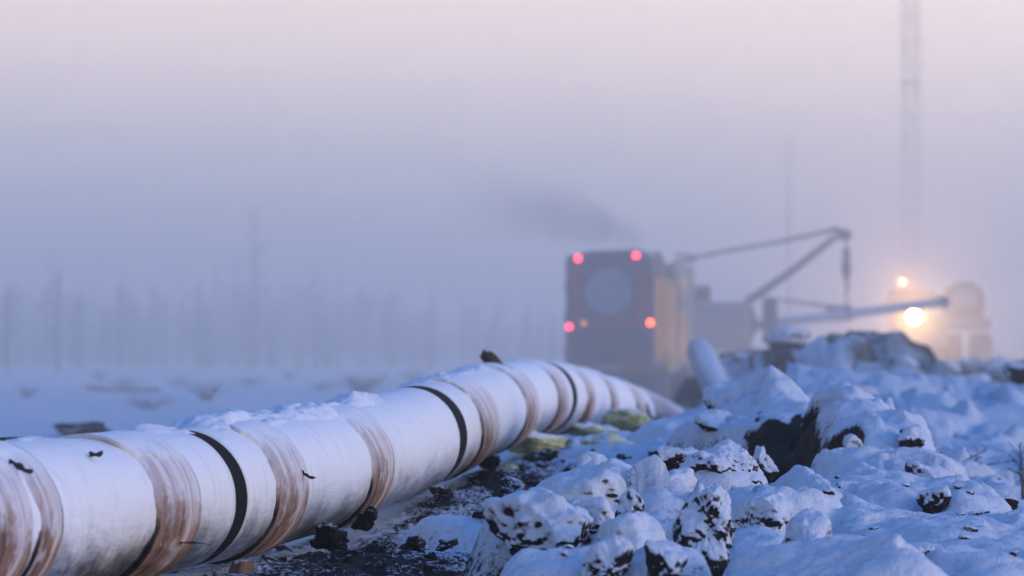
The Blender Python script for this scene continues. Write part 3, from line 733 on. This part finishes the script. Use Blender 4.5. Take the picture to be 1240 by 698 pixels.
def LE(px, py): a = P(px, py, dE); return (a[0]-E0[0], a[2]-Eg)
pr = [LE(1150, 386), LE(1142, 366), LE(1150, 350), LE(1163, 342), LE(1176, 341), LE(1187, 348), LE(1193, 362), LE(1190, 386)]
MB().prism(pr, 0, 2.2).build('cab', 'dark', En)
MB().prism([LE(1153, 370), LE(1152, 356), LE(1163, 348), LE(1176, 347), LE(1183, 353), LE(1184, 370)], -.04, 0).build('windscreen', 'bluepipe', En)
x0, z0 = LE(1144, 400); x1, z1 = LE(1200, 384); MB().box(x0, x1, -.3, 3.2, z0, z1, .12).build('body', 'grey', En)
for q in (1146, 1182):
    x0, z1 = LE(q, 404); MB().prism([(x0, .15), (x0, z1*.8), (x0+.12, z1), (x0+.5, z1), (x0+.62, z1*.8), (x0+.62, 0)], -.4, 3.4).build('track', 'rubber', En)
s0 = L(1025, 379)
sl = MB(); sl.tube([(s0[0]-.42, s0[1]+.0, s0[2]), (s0[0]+.42, s0[1]+.0, s0[2]+.03)], .27, 20).tube([(x1, 0, L(0, 356)[2]), (s0[0]-.25, 0, s0[2]+.2)], .03, 6).tube([(x1, 0, L(0, 356)[2]), (s0[0]+.25, 0, s0[2]+.2)], .03, 6)
so = sl.build('sling', 'sling', Cn, True); so.location.y = 4.0*0+dv.y*.48

# ---------------------------------------------------------------- machine with head lamps
dB = 190; B0 = P(1118, 425, dB); Bg = gz(B0[0], dB)
Bn = empty('tracked_tractor', (B0[0], dB, Bg), 0, label='tracked tractor in the fog with a glaring warm head lamp and a roof lamp', cat='tractor')
def LB(px, py, d=dB): a = P(px, py, d); return (a[0]-B0[0], a[1]-dB, a[2]-Bg)
MB().box(LB(1090, 0)[0], LB(1148, 0)[0], 0, 2.6, LB(0, 420)[2], LB(0, 378)[2], .1).build('bonnet', 'grey', Bn)
MB().box(LB(1086, 0)[0], LB(1140, 0)[0], 2.6, 4.4, LB(0, 400)[2], LB(0, 350)[2], .1).build('cab', 'grey', Bn)
MB().box(LB(1092, 0)[0], LB(1134, 0)[0], 2.56, 2.6, LB(0, 374)[2], LB(0, 354)[2], .02).build('windscreen', 'glass', Bn)
for s in (1078, 1144):
    xx = LB(s, 0)[0]; z1 = LB(0, 412)[2]
    MB().prism([(xx, 0), (xx, z1*.8), (xx+.1, z1), (xx+.45, z1), (xx+.55, z1*.8), (xx+.55, 0)], -.3, 4.6).build('track', 'rubber', Bn)
def blamp(px, py, r, m, yy):
    a = LB(px, py)
    h = MB().tube([(a[0], yy+.18, a[2]), (a[0], yy, a[2])], [r*.7, r*1.15], 20).build('lamp_housing', 'dark', Bn)
    MB().tube([(a[0], yy, a[2]), (a[0], yy-.04, a[2])], r, 20).build('lamp_lens', m, h)
    return (B0[0]+a[0], dB+yy-.15, Bg+a[2])
MB().tube([LB(1106, 384), LB(1106, 400)], .05, 8).build('lamp_post', 'steel', Bn)
MB().tube([(LB(1099, 0)[0], 2.5, LB(0, 352)[2]), (LB(1099, 0)[0], 2.5, LB(0, 344)[2])], .05, 8).build('lamp_post', 'steel', Bn)
p1 = blamp(1106, 384, .23, 'head_lamp', -.3); p2 = blamp(1099, 341, .075, 'roof_lamp', 2.45)
def plight(name, loc, col, e, r):
    l = bpy.data.lights.new(name, 'POINT'); l.color = col; l.energy = e; l.shadow_soft_size = r
    o = bpy.data.objects.new(name, l); COL.objects.link(o); o.location = loc
def sp(name, loc, col, e, r, blend=1., ang=100):
    l = bpy.data.lights.new(name, 'SPOT'); l.color = col; l.energy = e; l.shadow_soft_size = r; l.spot_size = math.radians(ang); l.spot_blend = blend
    o = bpy.data.objects.new(name, l); COL.objects.link(o); o.location = loc; o.rotation_euler = (Vector(loc)-Vector((0, 0, -1))).to_track_quat('Z', 'Y').to_euler()
sp('head_lamp_light', (p1[0], p1[1]-.1, p1[2]), (1, .60, .27), 4200, .12, 1., 110); sp('roof_lamp_light', (p2[0], p2[1]-.1, p2[2]), (1, .42, .13), 600, .08)

# ---------------------------------------------------------------- masts
d = 300; a = P(1103, 425, d); top = P(1103, -25, d)[2]
mz = MB(); w = .42; g0 = gz(a[0], d)
LM = empty('lattice_mast', (a[0], d, g0), .3, label='very tall faint lattice mast rising out of the picture at right', cat='mast')
hh = top-g0
for sx, sy in ((-1, -1), (1, -1), (1, 1), (-1, 1)): MB().tube([(sx*w, sy*w, 0), (sx*w, sy*w, hh)], .02, 6).build('leg', 'mast', LM)
for k in range(int(hh/1.5)):
    z0_, z1_ = k*1.5, (k+1)*1.5
    for (ax, ay), (bx, by) in (((-1, -1), (1, -1)), ((1, -1), (1, 1)), ((1, 1), (-1, 1)), ((-1, 1), (-1, -1))):
        if k % 2: (ax, ay), (bx, by) = (bx, by), (ax, ay)
        mz.tube([(ax*w, ay*w, z0_), (bx*w, by*w, z1_)], .016, 5).tube([(ax*w, ay*w, z1_), (bx*w, by*w, z1_)], .013, 5)
mz.build('bracing', 'mast', LM)
eqm = MB(); zp = P(0, 100, d)[2]-g0; eqm.box(-.5, .5, -.5, .5, zp-.06, zp, .02)
eqm.build('platform', 'mast', LM)
d = 270; a = P(955, 425, d); tp = P(955, 165, d)[2]; g0 = gz(a[0], d)
PM = empty('pole_mast', (a[0], d, g0), 0, label='thin faint pole mast above the crane boom', cat='mast')
MB().tube([(0, 0, 0), (0, 0, (tp-g0)*.6), (0, 0, tp-g0)], [.07, .06, .04], 10).build('pole', 'mast', PM, True)
MB().tube([(-.3, 0, (tp-g0)*.9), (.3, 0, (tp-g0)*.9)], .04, 6).build('crossbar', 'mast', PM)

# ---------------------------------------------------------------- trees
def tree_parts(seed, h, dens=1.0, spread=.13):
    r_ = random.Random(seed); tr = MB(); lean = [r_.uniform(-.02, .02)*h, r_.uniform(-.02, .02)*h]
    def c(t): return (lean[0]*t*t, lean[1]*t*t, h*t)
    tr.tube([c(0), c(.3), c(.6), c(.85), c(1)], [h*.013, h*.010, h*.007, h*.004, .01], 7)
    cr = MB(); nb = int(95*dens)
    for k in range(nb):
        t = .14+.84*(k/nb)+r_.uniform(-.01, .01); ln = h*spread*(1.05-t)**.7*r_.uniform(.5, 1.3)*(1 if t > .25 else .6); an = r_.uniform(0, 6.28); p = Vector(c(t))
        d_ = Vector((math.cos(an), math.sin(an), r_.uniform(-.25, .35))); e = p+d_*ln
        cr.tube([p, p+d_*ln*.5+Vector((0, 0, .03*ln)), e], [.035, .03, .012], 3, False)
        for q in range(8):
            f = r_.uniform(.2, 1); s = p+d_*ln*f; v = Vector((r_.uniform(-1, 1), r_.uniform(-1, 1), r_.uniform(-.9, .3)))*ln*.3
            cr.tube([s, s+v], [.028, .016], 3, False)
    return tr, cr
TK = []
for i in range(7):
    h = 10.; tr, cr = tree_parts(500+i, h, (1, 1.3, .8, 1.5, 1.1, .7, 1.2)[i], (.13, .10, .17, .11, .14, .2, .09)[i])
    a = tr.build('trunk', 'bark'); b = cr.build('crown', 'twig'); TK.append((a.data, b.data)); bpy.data.objects.remove(a); bpy.data.objects.remove(b)
def plant_tree(x, y, h, k, label, group=None, fat=1.):
    o = empty('bare_tree', (x, y, gz(x, y)-.1), random.uniform(0, 6.28), label=label, cat='tree', group=group); o.scale = (h/10*fat, h/10*fat, h/10)
    for nm, me in zip(('trunk', 'crown'), TK[k % 7]):
        c = bpy.data.objects.new(nm, me); COL.objects.link(c); c.parent = o
tops = [(60, 300), (100, 330), (150, 320), (190, 345), (240, 330), (310, 240), (285, 300), (260, 310), (345, 330), (380, 305), (410, 330), (450, 350), (480, 345), (20, 330), (520, 340), (560, 350), (600, 345), (640, 355)]
k = 0
for px, py in tops:
    d = random.uniform(300, 350); a = P(px, py, d); plant_tree(a[0], d, a[2]-GL(d), k, 'one of the taller bare trees fading into the fog on the left', 'taller bare trees in the fog'); k += 1
for i in range(270):
    px = random.uniform(-70, 690); d = random.uniform(270, 430); a = P(px, 425, d); hpx = random.uniform(45, 105)*(1 if px < 480 else .75)
    plant_tree(a[0], d, hpx/F*d, k, 'one of the lower bare trees in the foggy wood on the left', 'lower bare trees in the foggy wood', 2.6); k += 1
for i in range(26):
    px = random.uniform(820, 1250); d = random.uniform(380, 520); a = P(px, 425, d); plant_tree(a[0], d, random.uniform(25, 50)/F*d, k, 'one of the faint low trees in the fog behind the machines', 'faint low trees behind the machines', 1.5); k += 1
a = P(70, 425, 240); plant_tree(a[0], 240, 5.2, 1, 'nearer bushy young tree standing in the field at left', None, 1.6)
a = P(92, 425, 250); plant_tree(a[0], 250, 3.8, 3, 'shorter young tree right behind the bushy one in the field', None, 1.8)
a = P(8, 425, 220); plant_tree(a[0], 220, 4.2, 0, 'slender sapling at the left edge of the field', None, 1.)

# bushes and twigs
def shrub(px, py, d, h, w, n, label, seed, name='bare_shrub'):
    r_ = random.Random(seed); b = MB(); a = P(px, py, d); g0 = gz(a[0], d)
    for k in range(n):
        an = r_.uniform(0, 6.28); r = r_.uniform(.1, 1)*w; hh_ = h*r_.uniform(.5, 1); e = Vector((math.cos(an)*r, math.sin(an)*r, hh_)); m = e*.5+Vector((r_.uniform(-.1, .1)*w, 0, .1*h)); s = Vector((r_.uniform(-.3, .3)*w, 0, 0))
        b.tube([s, m, e], [.012*h+.004, .008*h+.003, .004], 4, False)
        for q in range(5):
            f = m.lerp(e, r_.uniform(0, 1)); b.tube([f, f+Vector((r_.uniform(-1, 1), r_.uniform(-1, 1), r_.uniform(0, 1)))*h*.2], [.005*h+.002, .003], 3, False)
    o = b.build(name, 'twig'); o.location = (a[0], d, g0-.05); return tag(o, label, 'shrub')
shrub(1238, 600, 40, .55, .08, 4, 'thin bare twigs standing at the right edge past the heap', 1)
shrub(1150, 590, 44, .35, .7, 6, 'sprawling bare twigs on the snow right of the heap', 2)
shrub(1122, 440, 150, 1.6, .5, 30, 'dark bare bush in the fog below the glaring lamp', 3)
shrub(1212, 440, 150, 1.3, .4, 26, 'dark bare bush in the fog near the right edge', 4)
shrub(1165, 446, 150, .8, 1.1, 60, 'low wide bush between the two dark ones in the fog', 5)
for i, (qx, qd) in enumerate(((30, 130), (150, 150), (215, 175), (300, 160), (350, 190), (250, 120), (390, 150), (500, 180), (120, 190), (180, 110))):
    shrub(qx, 450, qd, .35+.1*(i % 3), .5+.3*(i % 2), 26, 'one of the low tufts of scrub poking through the snowy field on the left', 20+i, 'scrub'); o = COL.objects[-1]; o['group'] = 'scrub tufts in the snowy field'
shrub(440, 452, 150, .6, 1.3, 70, 'low brown brush in the field behind the middle of the pipe', 6)

# ---------------------------------------------------------------- exhaust smoke
def smoke():
    a = Vector(P(775, 300, 137)); pts_ = [a, Vector(P(745, 275, 137)), Vector(P(705, 255, 137)), Vector(P(650, 245, 137)), Vector(P(590, 232, 137)), Vector(P(520, 222, 137))]
    rs = [.55, .9, 1.2, 1.35, 1.5, 1.6]; b = MB(); b.tube([tuple(p) for p in pts_], rs, 24)
    o = b.build('exhaust_smoke', 'snow', None, True); o.data.materials.clear()
    m = bpy.data.materials.new('smoke'); m.use_nodes = True; nt = m.node_tree; nt.nodes.clear(); g = N(nt)
    out = g.new('ShaderNodeOutputMaterial'); v = g.new('ShaderNodeVolumePrincipled'); g.link(v.outputs[0], out.inputs['Volume'])
    geo = g.new('ShaderNodeNewGeometry').outputs['Position']; s = g.new('ShaderNodeSeparateXYZ'); g.link(geo, s.inputs[0])
    n = g.noise(geo, 1.1, 4, .6)
    xa = pts_[0].x; xe = pts_[-1].x
    fade = g.rng(s.outputs[0], xe, xa, 0.0, 1.0)
    # distance from the plume's centre line (a curve in x-z)
    t = g.m('DIVIDE', g.m('SUBTRACT', xa, s.outputs[0]), xa-xe, clamp=True)
    zc = g.m('ADD', a.z, g.m('MULTIPLY', g.m('POWER', t, .55), pts_[-1].z-a.z-.35))
    rad = g.m('ADD', .42, g.m('MULTIPLY', g.m('POWER', t, .6), 1.25))
    dz = g.m('SUBTRACT', s.outputs[2], zc); dy = g.m('SUBTRACT', s.outputs[1], 137.)
    rr = g.m('DIVIDE', g.m('SQRT', g.m('ADD', g.m('MULTIPLY', dz, dz), g.m('MULTIPLY', dy, dy))), rad)
    rr = g.m('ADD', rr, g.m('MULTIPLY', g.m('SUBTRACT', n, .5), 1.6))
    den = g.m('MULTIPLY', g.rng(rr, 1.0, .1), g.m('MULTIPLY', fade, .5))
    g.link(den, v.inputs['Density']); v.inputs['Color'].default_value = (.30, .29, .36, 1)
    o.data.materials.append(m); tag(o, 'grey exhaust smoke drifting left from the roof of the truck', kind='stuff')
    m.cycles.volume_step_rate = 1.0
smoke()

# ---------------------------------------------------------------- haze
hb = MB(); bx = (-275, 275, -45, 670, -3.2, 27)
x0_, x1_, y0_, y1_, z0_, z1_ = bx
hb.V = [(x, y, z) for x in (x0_, x1_) for y in (y0_, y1_) for z in (z0_, z1_)]
hb.F = [(0, 1, 3, 2), (4, 6, 7, 5), (0, 4, 5, 1), (2, 3, 7, 6), (0, 2, 6, 4), (1, 5, 7, 3)]
ho = hb.build('haze', 'snow'); ho.data.materials.clear()
m = bpy.data.materials.new('haze'); m.use_nodes = True; nt = m.node_tree; nt.nodes.clear()
out = nt.nodes.new('ShaderNodeOutputMaterial'); v = nt.nodes.new('ShaderNodeVolumePrincipled'); nt.links.new(v.outputs[0], out.inputs['Volume'])
v.inputs['Density'].default_value = .0007; v.inputs['Color'].default_value = (.99, .965, .915, 1); v.inputs['Anisotropy'].default_value = .55
ho.data.materials.append(m); tag(ho, 'pale ice fog filling the air', kind='stuff')
fb = MB(); X0, X1, Y0, Y1 = -270, 270, 64, 665
V_ = []; nn = 40
fb.V = [(x, y, z) for x in (X0, X1) for y in (Y0, Y1) for z in (-3, 11.5)]; fb.F = list(hb.F)
fo = fb.build('fog_bank', 'snow'); fo.data.materials.clear()
m = bpy.data.materials.new('ground_fog'); m.use_nodes = True; nt = m.node_tree; nt.nodes.clear()
out = nt.nodes.new('ShaderNodeOutputMaterial'); v = nt.nodes.new('ShaderNodeVolumePrincipled'); nt.links.new(v.outputs[0], out.inputs['Volume'])
v.inputs['Density'].default_value = .0072; v.inputs['Color'].default_value = (.99, .965, .915, 1); v.inputs['Anisotropy'].default_value = .65
fo.data.materials.append(m); tag(fo, 'thicker low fog lying round the machines and the wood', kind='stuff')

# ---------------------------------------------------------------- sky, sun, camera
w = bpy.data.worlds.new('World'); sc.world = w; w.use_nodes = True; nt = w.node_tree; nt.nodes.clear(); g = N(nt)
out = g.new('ShaderNodeOutputWorld')
SUN_EL, SUN_AZ = math.radians(2.5), math.radians(105)     # low, behind the camera to the right
sky = g.new('ShaderNodeTexSky', sky_type='NISHITA'); sky.sun_disc = False; sky.sun_elevation = SUN_EL; sky.sun_rotation = SUN_AZ; sky.air_density = 1.2; sky.dust_density = 2; sky.ozone_density = 3
bg1 = g.new('ShaderNodeBackground'); g.link(sky.outputs[0], bg1.inputs[0]); bg1.inputs[1].default_value = .06
tc = g.new('ShaderNodeTexCoord').outputs['Generated']; s = g.new('ShaderNodeSeparateXYZ'); g.link(tc, s.inputs[0])
rp = g.new('ShaderNodeValToRGB'); g.link(g.m('ADD', g.m('MULTIPLY', s.outputs[2], .5), .5), rp.inputs[0])
el = rp.color_ramp.elements
STOPS = [(-1, (.2, .26, .40)), (-.02, (.30, .35, .42)), (.0, (.36, .38, .43)), (.03, (.62, .58, .56)), (.06, (.92, .75, .70)), (.14, (1.06, .85, .74)), (.28, (.34, .40, .54)), (.5, (.045, .17, .48)), (1, (.012, .10, .42))]
el[0].position = 0; el[1].position = 1
for i, (z, c) in enumerate(STOPS):
    e = el[0] if i == 0 else el[-1] if i == len(STOPS)-1 else el.new((z+1)/2)
    e.color = (*c, 1)
bg2 = g.new('ShaderNodeBackground'); g.link(rp.outputs[0], bg2.inputs[0]); g.link(g.m('MULTIPLY', g.m('ADD', 1.0, g.m('MULTIPLY', s.outputs[0], .6)), .93), bg2.inputs[1])
ad = g.new('ShaderNodeAddShader'); g.link(bg1.outputs[0], ad.inputs[0]); g.link(bg2.outputs[0], ad.inputs[1]); g.link(ad.outputs[0], out.inputs['Surface'])
sl = bpy.data.lights.new('sun', 'SUN'); sl.energy = .5; sl.angle = math.radians(25); sl.color = (1, .82, .76)
so = bpy.data.objects.new('sun', sl); COL.objects.link(so)
dirv = Vector((math.sin(SUN_AZ)*math.cos(math.radians(12)), math.cos(SUN_AZ)*math.cos(math.radians(12)), math.sin(math.radians(12))))
so.rotation_euler = dirv.to_track_quat('Z', 'Y').to_euler()

cam = bpy.data.cameras.new('camera'); co = bpy.data.objects.new('camera', cam); COL.objects.link(co); sc.camera = co
cam.sensor_width = 36; cam.lens = F/1240*36; co.location = (0, 0, H); co.rotation_euler = (math.pi/2+math.atan((HY-349)/F), 0, 0)
cam.clip_end = 3000; cam.clip_start = .1
cam.dof.use_dof = True; cam.dof.focus_distance = 31; cam.dof.aperture_fstop = 2.6; cam.dof.aperture_blades = 8
sc.view_settings.view_transform = 'Standard'; sc.view_settings.look = 'None'; sc.view_settings.gamma = 1; sc.view_settings.exposure = .52
sc.render.engine = 'CYCLES'
cy = sc.cycles; cy.volume_bounces = 3; cy.max_bounces = 8; cy.diffuse_bounces = 3; cy.use_denoising = True; cy.use_adaptive_sampling = True
cy.adaptive_threshold = .02; cy.sample_clamp_indirect = 6
sc.render.resolution_x = 1024; sc.render.resolution_y = 576
